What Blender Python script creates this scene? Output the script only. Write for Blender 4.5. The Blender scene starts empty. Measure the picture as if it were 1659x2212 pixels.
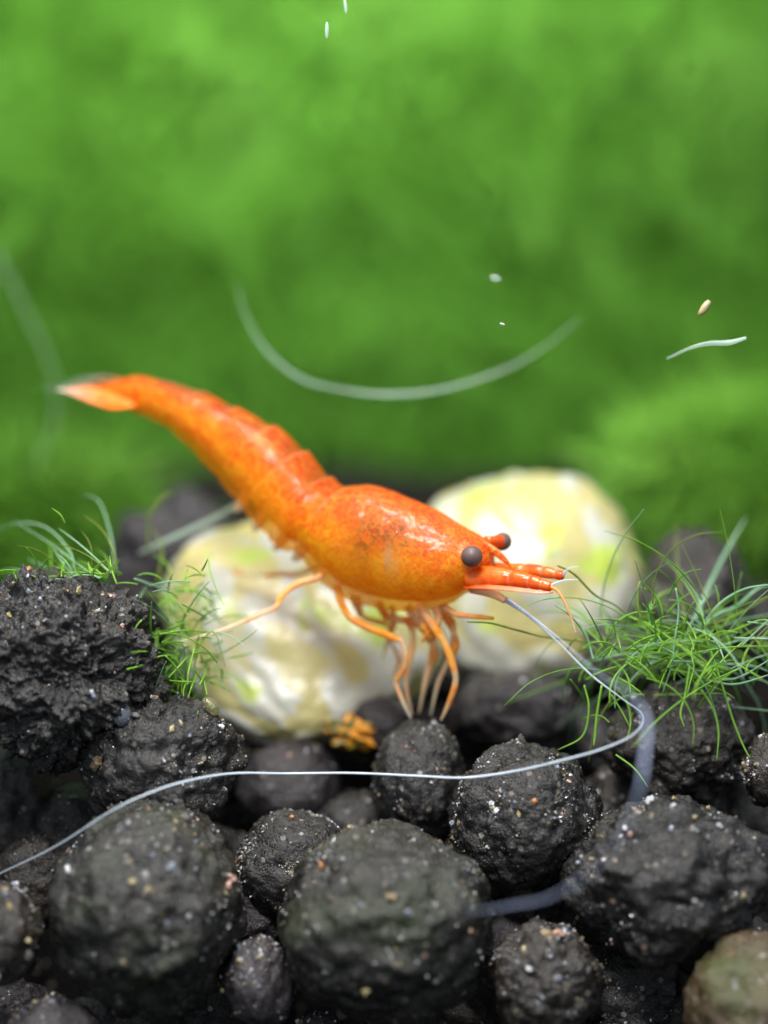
import bpy, math, random
import numpy as np
from mathutils import Vector, Matrix, Quaternion
from mathutils.bvhtree import BVHTree

random.seed(11)
RNG = np.random.default_rng(11)
scene = bpy.context.scene
COL = scene.collection
scene.unit_settings.system = 'METRIC'
scene.unit_settings.scale_length = 0.01          # one unit is one centimetre

# ------------------------------------------------------------------ camera
TILT = math.radians(10.0)
FPX, CX, CY = 4424.0, 829.5, 1106.0              # focal length and centre in pixels of a 1659 x 2212 picture
FWD = Vector((0, math.cos(TILT), -math.sin(TILT)))
UP = Vector((0, math.sin(TILT), math.cos(TILT)))
CAM = -6.4 * FWD
cd = bpy.data.cameras.new('camera')
cam = bpy.data.objects.new('camera', cd); COL.objects.link(cam)
cam.location = CAM
cam.rotation_euler = (math.radians(90) - TILT, 0, 0)
cd.sensor_fit = 'VERTICAL'; cd.sensor_height = 36.0; cd.sensor_width = 27.0; cd.lens = 72.0
cd.clip_start = 0.05; cd.clip_end = 200
cd.dof.use_dof = True
cd.dof.focus_distance = 6.34
cd.dof.aperture_fstop = 0.25
scene.camera = cam

# ------------------------------------------------------------------ light
world = bpy.data.worlds.new('World'); scene.world = world; world.use_nodes = True
bg = world.node_tree.nodes['Background']
bg.inputs[0].default_value = (0.80, 0.90, 1.0, 1); bg.inputs[1].default_value = 0.48

def area(name, loc, target, sx, sy, power, col):
    l = bpy.data.lights.new(name, 'AREA'); l.shape = 'RECTANGLE'; l.size = sx; l.size_y = sy
    l.energy = power; l.color = col
    o = bpy.data.objects.new(name, l); COL.objects.link(o); o.location = loc
    o.rotation_euler = (Vector(target) - Vector(loc)).to_track_quat('-Z', 'Y').to_euler()
    return o
area('aquarium_lamp', (-0.5, -0.5, 6.5), (0, 0.1, 0), 2.4, 1.0, 520, (1.0, 0.98, 0.94))
area('front_fill_lamp', (-0.9, -3.6, 5.4), (0, 0.2, -0.2), 3.0, 1.0, 620, (1.0, 0.98, 0.95))  # added soft fill for the shrimp's side and the stone fronts
rear = area('moss_fill_lamp', (-1.4, -0.6, 5.4), (-0.5, 5.6, 2.5), 6.0, 1.2, 960, (1.0, 0.99, 0.92))  # added fill aimed past the stones to brighten the moss bank
rear.data.spread = math.radians(76)
vs = scene.view_settings
vs.view_transform = 'Standard'; vs.look = 'None'; vs.exposure = 0.34; vs.gamma = 1.0
scene.cycles.use_denoising = True
scene.cycles.max_bounces = 8
scene.cycles.transparent_max_bounces = 16

# ------------------------------------------------------------------ helpers
def ray(px, py):
    return FWD + Vector((1, 0, 0)) * ((px - CX) / FPX) - UP * ((py - CY) / FPX)
def at(px, py, Y):
    d = ray(px, py)
    return CAM + d * ((Y - CAM.y) / d.y)
def pxs(Y):                                       # centimetres per picture pixel at depth Y
    return (Y - CAM.y) / math.cos(TILT) / FPX

_perm = RNG.permutation(256); _perm = np.concatenate([_perm, _perm, _perm])
_grad = RNG.normal(size=(256, 3)); _grad /= np.linalg.norm(_grad, axis=1)[:, None]
def pnoise(P):
    P = np.asarray(P, float); i = np.floor(P).astype(int); f = P - i; i &= 255
    u = f * f * f * (f * (f * 6 - 15) + 10)
    r = 0
    for dx in (0, 1):
        for dy in (0, 1):
            for dz in (0, 1):
                h = _perm[_perm[_perm[(i[:, 0] + dx) & 255] + ((i[:, 1] + dy) & 255)] + ((i[:, 2] + dz) & 255)]
                g = _grad[h & 255]
                w = (u[:, 0] if dx else 1 - u[:, 0]) * (u[:, 1] if dy else 1 - u[:, 1]) * (u[:, 2] if dz else 1 - u[:, 2])
                r = r + w * ((f[:, 0] - dx) * g[:, 0] + (f[:, 1] - dy) * g[:, 1] + (f[:, 2] - dz) * g[:, 2])
    return r * 1.5
def fbm(P, octv=4, lac=2.0, gain=0.5):
    r = 0; a = 1.0
    for k in range(octv):
        r = r + a * pnoise(P * lac ** k + 17.3 * k); a *= gain
    return r

def link(name, mesh, mats, parent=None):
    o = bpy.data.objects.new(name, mesh); COL.objects.link(o)
    if mats is not None and not len(mesh.materials):
        for m in (mats if isinstance(mats, (list, tuple)) else [mats]): mesh.materials.append(m)
    if parent is not None: o.parent = parent
    return o
def mesh_np(name, V, F, smooth=True, attrs=None, mat_idx=None):
    me = bpy.data.meshes.new(name)
    me.from_pydata([tuple(v) for v in V] if not isinstance(V, np.ndarray) else V.tolist(), [], F if isinstance(F, list) else F.tolist())
    if smooth: me.polygons.foreach_set('use_smooth', [True] * len(me.polygons))
    if mat_idx is not None: me.polygons.foreach_set('material_index', mat_idx)
    for k, a in (attrs or {}).items():
        at_ = me.attributes.new(k, 'FLOAT', 'POINT'); at_.data.foreach_set('value', np.asarray(a, float))
    me.update()
    return me
def tag(o, label, cat, group=None, kind=None):
    o['label'] = label; o['category'] = cat
    if group: o['group'] = group
    if kind: o['kind'] = kind
    return o
def empty(name, loc=(0, 0, 0)):
    o = bpy.data.objects.new(name, None); o.empty_display_size = 0.05
    COL.objects.link(o); o.location = loc
    return o

def catmull(P, n):
    P = np.asarray(P, float)
    Q = np.vstack([2 * P[0] - P[1], P, 2 * P[-1] - P[-2]])
    m = len(P) - 1
    s = np.linspace(0, m, n); k = np.minimum(s.astype(int), m - 1); t = (s - k)[:, None]
    a, b, c, d = Q[k], Q[k + 1], Q[k + 2], Q[k + 3]
    return 0.5 * (2 * b + (c - a) * t + (2 * a - 5 * b + 4 * c - d) * t ** 2 + (3 * b - a - 3 * c + d) * t ** 3)
def lin(vals, n):
    return np.interp(np.linspace(0, len(vals) - 1, n), np.arange(len(vals)), vals)

def tube_data(pts, rad, sides=8, n=None, clear=None, flat=1.0, raw=False):
    n = n or max(8, 6 * len(pts))
    P = np.asarray([tuple(p) for p in pts], float)
    if not raw: P = catmull(P, n)
    n = len(P)
    R = lin(rad, n); C = lin(clear if clear is not None else [0, 0], n)
    T = np.gradient(P, axis=0); T /= np.linalg.norm(T, axis=1)[:, None] + 1e-12
    N = np.zeros_like(T); a = np.cross(T[0], (0.3, 1, 0.2)); N[0] = a / np.linalg.norm(a)
    for i in range(1, n):
        v = N[i - 1] - T[i] * (N[i - 1] @ T[i]); N[i] = v / (np.linalg.norm(v) + 1e-12)
    B = np.cross(T, N)
    th = np.linspace(0, 2 * math.pi, sides, endpoint=False)
    V = P[:, None] + R[:, None, None] * (np.cos(th)[None, :, None] * N[:, None] * flat + np.sin(th)[None, :, None] * B[:, None])
    V = V.reshape(-1, 3)
    F = []
    for i in range(n - 1):
        for j in range(sides):
            F.append((i * sides + j, i * sides + (j + 1) % sides, (i + 1) * sides + (j + 1) % sides, (i + 1) * sides + j))
    F.append(tuple(range(sides))[::-1]); F.append(tuple((n - 1) * sides + j for j in range(sides)))
    return V, F, np.repeat(C, sides)
def tube(name, pts, rad, mat, parent=None, **kw):
    V, F, C = tube_data(pts, rad, **kw)
    return link(name, mesh_np(name, V, F, attrs={'clear': C}), mat, parent)

def ico(sub):
    import bmesh
    bm = bmesh.new(); bmesh.ops.create_icosphere(bm, subdivisions=sub, radius=1.0)
    V = np.array([v.co[:] for v in bm.verts]); F = [tuple(v.index for v in f.verts) for f in bm.faces]
    bm.free(); V /= np.linalg.norm(V, axis=1)[:, None]
    return V, F
ICO = {k: ico(k) for k in (2, 4, 5, 6, 7)}

# ------------------------------------------------------------------ materials
def newmat(name):
    m = bpy.data.materials.new(name); m.use_nodes = True
    nt = m.node_tree; b = nt.nodes['Principled BSDF']
    return m, nt, b
def N(nt, t, **kw):
    n = nt.nodes.new(t)
    for k, v in kw.items():
        if k.startswith('i_'):
            key = k[2:]; n.inputs[int(key) if key.isdigit() else key].default_value = v
        else: setattr(n, k, v)
    return n
def ramp(nt, stops, fac=None):
    r = N(nt, 'ShaderNodeValToRGB'); e = r.color_ramp.elements
    while len(e) < len(stops): e.new(0.5)
    for k, (p, c) in enumerate(stops):
        e[k].position = p; e[k].color = (*c, 1) if len(c) == 3 else c
    if fac is not None: nt.links.new(fac, r.inputs[0])
    return r
def mixc(nt, fac, a, b, blend='MIX'):
    m = N(nt, 'ShaderNodeMix', data_type='RGBA', blend_type=blend)
    for s, v in ((0, fac), (6, a), (7, b)):
        if isinstance(v, bpy.types.NodeSocket): nt.links.new(v, m.inputs[s])
        elif s == 0: m.inputs[0].default_value = v
        else: m.inputs[s].default_value = (*v, 1)
    return m.outputs[2]
def math_(nt, op, a, b=0.0, c=0.0, clamp=False):
    m = N(nt, 'ShaderNodeMath', operation=op, use_clamp=clamp)
    for s, v in enumerate((a, b, c)):
        if isinstance(v, bpy.types.NodeSocket): nt.links.new(v, m.inputs[s])
        else: m.inputs[s].default_value = v
    return m.outputs[0]
def noise(nt, vec, scale, detail=3, rough=0.5, dist=0.0):
    n = N(nt, 'ShaderNodeTexNoise'); n.inputs['Scale'].default_value = scale
    n.inputs['Detail'].default_value = detail; n.inputs['Roughness'].default_value = rough
    n.inputs['Distortion'].default_value = dist
    nt.links.new(vec, n.inputs['Vector'])
    return n.outputs[0]

def pellet_mat(name, dark, light, warm, algae=0.0):
    m, nt, b = newmat(name)
    co = N(nt, 'ShaderNodeTexCoord').outputs['Object']
    oi = N(nt, 'ShaderNodeObjectInfo').outputs['Random']
    ad = N(nt, 'ShaderNodeVectorMath', operation='ADD'); nt.links.new(co, ad.inputs[0])
    cb = N(nt, 'ShaderNodeCombineXYZ'); nt.links.new(math_(nt, 'MULTIPLY', oi, 37.0), cb.inputs[0]); nt.links.new(cb.outputs[0], ad.inputs[1])
    v = ad.outputs[0]
    n1 = noise(nt, v, 9, 5, 0.65); n2 = noise(nt, v, 55, 4, 0.7); n3 = noise(nt, v, 4, 3, 0.5)
    c = mixc(nt, ramp(nt, [(0.36, (0, 0, 0)), (0.66, (1, 1, 1))], n1).outputs[0], dark, light)
    c = mixc(nt, ramp(nt, [(0.50, (0, 0, 0)), (0.72, (1, 1, 1))], n2).outputs[0], c, warm)
    if algae:
        c = mixc(nt, math_(nt, 'MULTIPLY', ramp(nt, [(0.5, (0, 0, 0)), (0.7, (1, 1, 1))], n3).outputs[0], algae), c, (0.05, 0.07, 0.018))
    vo = N(nt, 'ShaderNodeTexVoronoi', feature='F1'); vo.inputs['Scale'].default_value = 34; nt.links.new(v, vo.inputs['Vector'])
    sep = N(nt, 'ShaderNodeSeparateColor'); nt.links.new(vo.outputs['Color'], sep.inputs[0])
    sp = math_(nt, 'MULTIPLY', math_(nt, 'GREATER_THAN', sep.outputs[0], 0.86), math_(nt, 'LESS_THAN', vo.outputs['Distance'], 0.30))
    spc = ramp(nt, [(0.0, (0.16, 0.155, 0.15)), (0.6, (0.17, 0.14, 0.10)), (0.9, (0.30, 0.30, 0.31)), (1.0, (0.20, 0.10, 0.05))], sep.outputs[1]).outputs[0]
    c = mixc(nt, math_(nt, 'MULTIPLY', sp, 0.7), c, spc)
    nt.links.new(c, b.inputs['Base Color'])
    nt.links.new(ramp(nt, [(0.35, (0.16,) * 3), (0.65, (0.52,) * 3)], n2).outputs[0], b.inputs['Roughness'])
    b.inputs['Specular IOR Level'].default_value = 0.45
    bp = N(nt, 'ShaderNodeBump'); bp.inputs['Strength'].default_value = 0.75; bp.inputs['Distance'].default_value = 0.012
    hs = math_(nt, 'ADD', math_(nt, 'MULTIPLY', n2, 0.7), math_(nt, 'MULTIPLY', noise(nt, v, 130, 3, 0.6), 0.7))
    nt.links.new(hs, bp.inputs['Height']); nt.links.new(bp.outputs[0], b.inputs['Normal'])
    return m
M_PEL = pellet_mat('dark_soil', (0.0028, 0.0025, 0.0025), (0.0174, 0.0161, 0.0161), (0.0465, 0.0415, 0.0391))
M_PELG = pellet_mat('soil_with_algae_film', (0.0031, 0.0031, 0.0028), (0.0223, 0.0211, 0.0192), (0.0546, 0.0508, 0.0446), 0.30)
M_PELP = pellet_mat('purple_grey_soil', (0.0112, 0.0093, 0.0105), (0.0285, 0.0236, 0.0267), (0.0527, 0.0422, 0.0465))
M_PELB = pellet_mat('brown_soil', (0.0387, 0.0264, 0.0127), (0.0819, 0.0569, 0.0273), (0.1137, 0.0865, 0.0501), 0.7)
M_PELW = pellet_mat('warm_grey_soil', (0.0075, 0.0061, 0.0054), (0.0258, 0.0211, 0.0177), (0.0490, 0.0394, 0.0320))

def grain_mat(name, col, rough=0.25, trans=0.0):
    m, nt, b = newmat(name)
    co = N(nt, 'ShaderNodeTexCoord').outputs['Object']
    n1 = noise(nt, co, 1.6, 3)
    nt.links.new(mixc(nt, n1, tuple(0.55 * x for x in col), tuple(min(1, 1.3 * x) for x in col)), b.inputs['Base Color'])
    b.inputs['Roughness'].default_value = rough; b.inputs['Transmission Weight'].default_value = trans
    return m
G_MATS = [grain_mat('white_quartz', (0.60, 0.61, 0.64), 0.15, 0.2), grain_mat('tan_grain', (0.20, 0.15, 0.085), 0.35),
          grain_mat('yellow_grain', (0.36, 0.30, 0.15), 0.35), grain_mat('orange_grain', (0.42, 0.19, 0.08), 0.4),
          grain_mat('pink_grain', (0.40, 0.24, 0.19), 0.4), grain_mat('blue_grey_quartz', (0.26, 0.29, 0.36), 0.12, 0.2),
          grain_mat('dark_crumb', (0.05, 0.045, 0.042), 0.6)]

def stone_mat():
    m, nt, b = newmat('pale_mottled_stone')
    co = N(nt, 'ShaderNodeTexCoord').outputs['Object']
    at_ = N(nt, 'ShaderNodeAttribute', attribute_name='vein').outputs['Fac']
    n1 = noise(nt, co, 3.0, 4, 0.55, 0.6); n2 = noise(nt, co, 5.0, 3, 0.5, 0.5); n3 = noise(nt, co, 24, 3, 0.6)
    c = mixc(nt, ramp(nt, [(0.35, (0, 0, 0)), (0.65, (1, 1, 1))], n1).outputs[0], (0.41, 0.36, 0.14), (0.42, 0.385, 0.19))
    c = mixc(nt, ramp(nt, [(0.45, (0, 0, 0)), (0.66, (1, 1, 1))], at_).outputs[0], c, (0.42, 0.425, 0.37))
    c = mixc(nt, ramp(nt, [(0.56, (0, 0, 0)), (0.66, (1, 1, 1))], n2).outputs[0], c, (0.36, 0.46, 0.07))
    c = mixc(nt, math_(nt, 'MULTIPLY', ramp(nt, [(0.5, (0, 0, 0)), (0.8, (1, 1, 1))], n3).outputs[0], 0.18), c, (0.46, 0.38, 0.18))
    nt.links.new(c, b.inputs['Base Color']); b.inputs['Roughness'].default_value = 0.32
    b.inputs['Subsurface Weight'].default_value = 0.35; b.inputs['Subsurface Radius'].default_value = (0.12, 0.10, 0.05)
    bp = N(nt, 'ShaderNodeBump'); bp.inputs['Strength'].default_value = 0.4; bp.inputs['Distance'].default_value = 0.01
    nt.links.new(n3, bp.inputs['Height']); nt.links.new(bp.outputs[0], b.inputs['Normal'])
    return m
M_STONE = stone_mat()

def moss_mat(name, c0, c1, c2, transl=0.35, scale=1.2):
    m, nt, b = newmat(name)
    co = N(nt, 'ShaderNodeTexCoord').outputs['Object']
    n1 = noise(nt, co, scale, 4, 0.6); n2 = noise(nt, co, scale * 9, 2, 0.5)
    c = ramp(nt, [(0.30, c0), (0.5, c1), (0.72, c2)], n1).outputs[0]
    c = mixc(nt, math_(nt, 'MULTIPLY', n2, 0.5), c, tuple(0.5 * x for x in c0))
    nt.links.new(c, b.inputs['Base Color']); b.inputs['Roughness'].default_value = 0.5
    b.inputs['Specular IOR Level'].default_value = 0.3
    t = N(nt, 'ShaderNodeBsdfTranslucent'); nt.links.new(c, t.inputs[0])
    mx = N(nt, 'ShaderNodeMixShader'); mx.inputs[0].default_value = transl
    nt.links.new(b.outputs[0], mx.inputs[1]); nt.links.new(t.outputs[0], mx.inputs[2])
    nt.links.new(mx.outputs[0], nt.nodes['Material Output'].inputs[0])
    return m
M_MOSS = moss_mat('background_moss_green', (0.11, 0.31, 0.028), (0.15, 0.41, 0.045), (0.23, 0.51, 0.085), 0.45, 0.7)
M_MOSSL = moss_mat('cushion_moss_green', (0.13, 0.36, 0.03), (0.20, 0.48, 0.05), (0.30, 0.58, 0.09), 0.45, 1.5)
M_STR = moss_mat('algae_strand_green', (0.20, 0.44, 0.04), (0.30, 0.60, 0.08), (0.46, 0.68, 0.14), 0.45, 6)
M_STR2 = moss_mat('algae_strand_teal', (0.22, 0.46, 0.26), (0.36, 0.60, 0.38), (0.52, 0.70, 0.52), 0.4, 6)
M_STR3 = moss_mat('algae_strand_olive', (0.13, 0.20, 0.03), (0.22, 0.30, 0.05), (0.34, 0.38, 0.09), 0.4, 6)

def clear_mat(name, col, clearcol, maxclear=0.8, band=0.0, rough=0.25, sss=0.0, transl=0.45):
    """tissue whose point attribute 'clear' turns it from pigmented to glassy"""
    m, nt, b = newmat(name)
    co = N(nt, 'ShaderNodeTexCoord').outputs['Object']
    at_ = N(nt, 'ShaderNodeAttribute', attribute_name='clear').outputs['Fac']
    n1 = noise(nt, co, 30, 3, 0.6)
    base = mixc(nt, ramp(nt, [(0.35, (0, 0, 0)), (0.65, (1, 1, 1))], n1).outputs[0], tuple(col[0]), tuple(col[1]))
    k = math_(nt, 'ADD', at_, math_(nt, 'MULTIPLY', math_(nt, 'SUBTRACT', n1, 0.5), band), clamp=True)
    c = mixc(nt, k, base, clearcol)
    nt.links.new(c, b.inputs['Base Color']); b.inputs['Roughness'].default_value = rough
    b.inputs['Subsurface Weight'].default_value = sss; b.inputs['Subsurface Radius'].default_value = (0.03, 0.012, 0.004)
    b.inputs['Subsurface Scale'].default_value = 1.0
    b.inputs['Coat Weight'].default_value = 0.3; b.inputs['Coat Roughness'].default_value = 0.12
    tr = N(nt, 'ShaderNodeBsdfTransparent')
    tl = N(nt, 'ShaderNodeBsdfTranslucent'); nt.links.new(c, tl.inputs[0])
    m0 = N(nt, 'ShaderNodeMixShader'); m0.inputs[0].default_value = transl
    nt.links.new(b.outputs[0], m0.inputs[1]); nt.links.new(tl.outputs[0], m0.inputs[2])
    mx = N(nt, 'ShaderNodeMixShader'); nt.links.new(math_(nt, 'MULTIPLY', k, maxclear), mx.inputs[0])
    nt.links.new(m0.outputs[0], mx.inputs[1]); nt.links.new(tr.outputs[0], mx.inputs[2])
    nt.links.new(mx.outputs[0], nt.nodes['Material Output'].inputs[0])
    return m
M_LEG = clear_mat('leg_orange', ((0.92, 0.30, 0.015), (0.95, 0.52, 0.05)), (0.88, 0.87, 0.78), 0.72, 0.5)
M_ANT = clear_mat('antennule_red_orange', ((0.78, 0.10, 0.008), (0.88, 0.22, 0.012)), (0.85, 0.62, 0.42), 0.5, 0.4)
M_FAN = clear_mat('tail_fan', ((0.86, 0.16, 0.01), (0.92, 0.26, 0.02)), (0.45, 0.58, 0.54), 0.7, 0.5, 0.6, 0.0, 0.3)
M_FAN.node_tree.nodes['Principled BSDF'].inputs['Coat Weight'].default_value = 0.0
M_FAN.node_tree.nodes['Principled BSDF'].inputs['Specular IOR Level'].default_value = 0.15
M_FLAG = clear_mat('pale_flagellum', ((0.55, 0.62, 0.70), (0.66, 0.74, 0.82)), (0.6, 0.7, 0.8), 0.9, 0.1, 0.35, 0.0, 0.2)
M_THREAD = clear_mat('pale_thread', ((0.55, 0.72, 0.62), (0.66, 0.80, 0.72)), (0.6, 0.75, 0.65), 0.9, 0.1, 0.4, 0.0)

def shell_mat():
    m, nt, b = newmat('shrimp_shell')
    co = N(nt, 'ShaderNodeTexCoord').outputs['Object']
    A = lambda n: N(nt, 'ShaderNodeAttribute', attribute_name=n).outputs['Fac']
    t, brown, yel, clr, see = A('lower'), A('brown'), A('yellow'), A('clear'), A('see')
    n1 = noise(nt, co, 7, 4, 0.6, 0.4); n2 = noise(nt, co, 38, 4, 0.65, 0.8); n3 = noise(nt, co, 85, 3, 0.6, 0.5)
    tt = math_(nt, 'ADD', t, math_(nt, 'MULTIPLY', math_(nt, 'SUBTRACT', n1, 0.5), 0.9), clamp=True)
    c = ramp(nt, [(0.0, (0.60, 0.045, 0.004)), (0.22, (0.78, 0.085, 0.004)), (0.42, (0.93, 0.24, 0.006)),
                  (0.62, (0.97, 0.45, 0.010)), (1.0, (0.98, 0.56, 0.02))], tt).outputs[0]
    mot = ramp(nt, [(0.47, (0, 0, 0)), (0.58, (1, 1, 1))], n2).outputs[0]
    c = mixc(nt, math_(nt, 'MULTIPLY', mot, math_(nt, 'MULTIPLY_ADD', t, 0.70, 0.18)), c, (0.98, 0.58, 0.03))
    pat = ramp(nt, [(0.48, (0, 0, 0)), (0.60, (1, 1, 1))], noise(nt, co, 15, 4, 0.65, 1.0)).outputs[0]
    c = mixc(nt, math_(nt, 'MULTIPLY', pat, math_(nt, 'MULTIPLY_ADD', t, 0.85, -0.08), clamp=True), c, (0.99, 0.62, 0.03))
    red = ramp(nt, [(0.52, (0, 0, 0)), (0.62, (1, 1, 1))], n3).outputs[0]
    c = mixc(nt, math_(nt, 'MULTIPLY', red, math_(nt, 'MULTIPLY_ADD', t, -0.55, 0.85)), c, (0.76, 0.085, 0.003))
    # a lace of pale lines: the thin edges between coarse cells
    vo = N(nt, 'ShaderNodeTexVoronoi', feature='DISTANCE_TO_EDGE'); vo.inputs['Scale'].default_value = 17
    wv = N(nt, 'ShaderNodeVectorMath', operation='ADD'); nt.links.new(co, wv.inputs[0])
    nc = N(nt, 'ShaderNodeTexNoise'); nc.inputs['Scale'].default_value = 14; nt.links.new(co, nc.inputs['Vector'])
    sc = N(nt, 'ShaderNodeVectorMath', operation='SCALE'); sc.inputs['Scale'].default_value = 0.10; nt.links.new(nc.outputs['Color'], sc.inputs[0])
    nt.links.new(sc.outputs[0], wv.inputs[1]); nt.links.new(wv.outputs[0], vo.inputs['Vector'])
    lace = math_(nt, 'MULTIPLY', ramp(nt, [(0.0, (1, 1, 1)), (0.07, (0, 0, 0))], vo.outputs['Distance']).outputs[0], math_(nt, 'MULTIPLY', n1, 0.75))
    c = mixc(nt, lace, c, (0.97, 0.50, 0.06))
    spk = math_(nt, 'MULTIPLY', A('speck'), ramp(nt, [(0.50, (0, 0, 0)), (0.57, (1, 1, 1))], noise(nt, co, 120, 2, 0.5)).outputs[0])
    c = mixc(nt, math_(nt, 'MULTIPLY', spk, 0.8), c, (0.36, 0.025, 0.004))
    v2 = N(nt, 'ShaderNodeTexVoronoi', feature='DISTANCE_TO_EDGE'); v2.inputs['Scale'].default_value = 40; nt.links.new(wv.outputs[0], v2.inputs['Vector'])
    worm = ramp(nt, [(0.0, (1, 1, 1)), (0.12, (0, 0, 0))], v2.outputs['Distance']).outputs[0]
    bf = math_(nt, 'MULTIPLY', brown, math_(nt, 'SUBTRACT', math_(nt, 'MULTIPLY', n2, 3.0), 0.65), clamp=True)
    c = mixc(nt, bf, c, (0.17, 0.060, 0.006))
    c = mixc(nt, math_(nt, 'MULTIPLY', worm, math_(nt, 'ADD', math_(nt, 'MULTIPLY', A('speck'), 0.45), math_(nt, 'MULTIPLY', brown, 0.40)), clamp=True), c, (0.92, 0.22, 0.012))
    c = mixc(nt, A('slit'), c, (0.42, 0.34, 0.20))
    c = mixc(nt, math_(nt, 'MULTIPLY', yel, math_(nt, 'ADD', n2, 0.35), clamp=True), c, (0.97, 0.62, 0.02))
    c = mixc(nt, A('edge'), c, (0.93, 0.50, 0.34))  # painted highlights at the segment joints
    nt.links.new(c, b.inputs['Base Color'])
    b.inputs['Roughness'].default_value = 0.5; b.inputs['Specular IOR Level'].default_value = 0.25
    b.inputs['Subsurface Weight'].default_value = 0.30
    b.inputs['Subsurface Radius'].default_value = (0.14, 0.045, 0.008); b.inputs['Subsurface Scale'].default_value = 1.0
    b.inputs['Coat Weight'].default_value = 0.30; b.inputs['Coat Roughness'].default_value = 0.11
    bp = N(nt, 'ShaderNodeBump'); bp.inputs['Strength'].default_value = 0.4; bp.inputs['Distance'].default_value = 0.006
    nt.links.new(math_(nt, 'ADD', n2, math_(nt, 'MULTIPLY', n3, 0.5)), bp.inputs['Height']); nt.links.new(bp.outputs[0], b.inputs['Normal'])
    tr = N(nt, 'ShaderNodeBsdfTranslucent'); nt.links.new(c, tr.inputs[0])
    mx = N(nt, 'ShaderNodeMixShader'); nt.links.new(math_(nt, 'MULTIPLY', clr, 0.8), mx.inputs[0])
    nt.links.new(b.outputs[0], mx.inputs[1]); nt.links.new(tr.outputs[0], mx.inputs[2])
    tp = N(nt, 'ShaderNodeBsdfTransparent'); nt.links.new(mixc(nt, 0.75, c, (1, 0.9, 0.65)), tp.inputs[0])
    m2 = N(nt, 'ShaderNodeMixShader'); nt.links.new(math_(nt, 'MULTIPLY', see, math_(nt, 'MULTIPLY_ADD', n2, -0.9, 1.35), clamp=True), m2.inputs[0])
    nt.links.new(mx.outputs[0], m2.inputs[1]); nt.links.new(tp.outputs[0], m2.inputs[2])
    nt.links.new(m2.outputs[0], nt.nodes['Material Output'].inputs[0])
    b2 = N(nt, 'ShaderNodeBump'); b2.inputs['Strength'].default_value = 0.55; b2.inputs['Distance'].default_value = 0.02
    nt.links.new(noise(nt, co, 13, 3, 0.5, 0.6), b2.inputs['Height']); nt.links.new(b2.outputs[0], b.inputs['Coat Normal'])
    return m
def flesh_mat():
    m, nt, b = newmat('shrimp_flesh')
    co = N(nt, 'ShaderNodeTexCoord').outputs['Object']
    n1 = noise(nt, co, 11, 4, 0.6, 0.8); n2 = noise(nt, co, 30, 3, 0.6, 0.6)
    c = ramp(nt, [(0.36, (0.80, 0.17, 0.006)), (0.48, (0.95, 0.44, 0.012)), (0.60, (0.99, 0.76, 0.06))], n1).outputs[0]
    c = mixc(nt, math_(nt, 'MULTIPLY', ramp(nt, [(0.5, (0, 0, 0)), (0.62, (1, 1, 1))], n2).outputs[0], 0.6), c, (0.75, 0.50, 0.05))
    nt.links.new(c, b.inputs['Base Color']); b.inputs['Roughness'].default_value = 0.6; b.inputs['Specular IOR Level'].default_value = 0.1
    b.inputs['Subsurface Weight'].default_value = 0.3; b.inputs['Subsurface Radius'].default_value = (0.10, 0.05, 0.01)
    tr = N(nt, 'ShaderNodeBsdfTranslucent'); nt.links.new(c, tr.inputs[0])
    mx = N(nt, 'ShaderNodeMixShader'); mx.inputs[0].default_value = 0.5
    nt.links.new(b.outputs[0], mx.inputs[1]); nt.links.new(tr.outputs[0], mx.inputs[2]); nt.links.new(mx.outputs[0], nt.nodes['Material Output'].inputs[0])
    return m
M_FLESH = flesh_mat()
M_GUT = grain_mat('gut_brown', (0.10, 0.045, 0.008), 0.5)
M_SHELL = shell_mat()
def eye_mat():
    m, nt, b = newmat('eye_brown')
    co = N(nt, 'ShaderNodeTexCoord').outputs['Object']
    n1 = noise(nt, co, 60, 3)
    nt.links.new(mixc(nt, n1, (0.055, 0.030, 0.027), (0.115, 0.070, 0.064)), b.inputs['Base Color'])
    b.inputs['Roughness'].default_value = 0.6; b.inputs['Coat Weight'].default_value = 0.12; b.inputs['Coat Roughness'].default_value = 0.3
    return m
M_EYE = eye_mat()

# ------------------------------------------------------------------ ground under the pellets
gx, gy = 90, 90
X = np.linspace(-6.5, 6.5, gx); Yg = np.linspace(-3.5, 8.5, gy)
XX, YY = np.meshgrid(X, Yg)
P = np.stack([XX.ravel(), YY.ravel(), 0 * XX.ravel()], 1)
ZZ = -2.5 + 1.2 * np.clip((P[:, 1] + 0.2) / 1.2, 0, 1) + 0.35 * np.clip((P[:, 1] - 0.8) / 3, 0, 1) + 0.10 * fbm(P * 1.7, 4)
P[:, 2] = ZZ
F = [(j * gx + i, j * gx + i + 1, (j + 1) * gx + i + 1, (j + 1) * gx + i) for j in range(gy - 1) for i in range(gx - 1)]
M_MUD = pellet_mat('fine_black_mud', (0.003, 0.003, 0.003), (0.010, 0.009, 0.009), (0.016, 0.014, 0.013))
M_MUD.node_tree.nodes['Principled BSDF'].inputs['Specular IOR Level'].default_value = 0.0
g = link('soil_ground', mesh_np('soil_ground', P, F), M_MUD); g['kind'] = 'structure'

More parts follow.
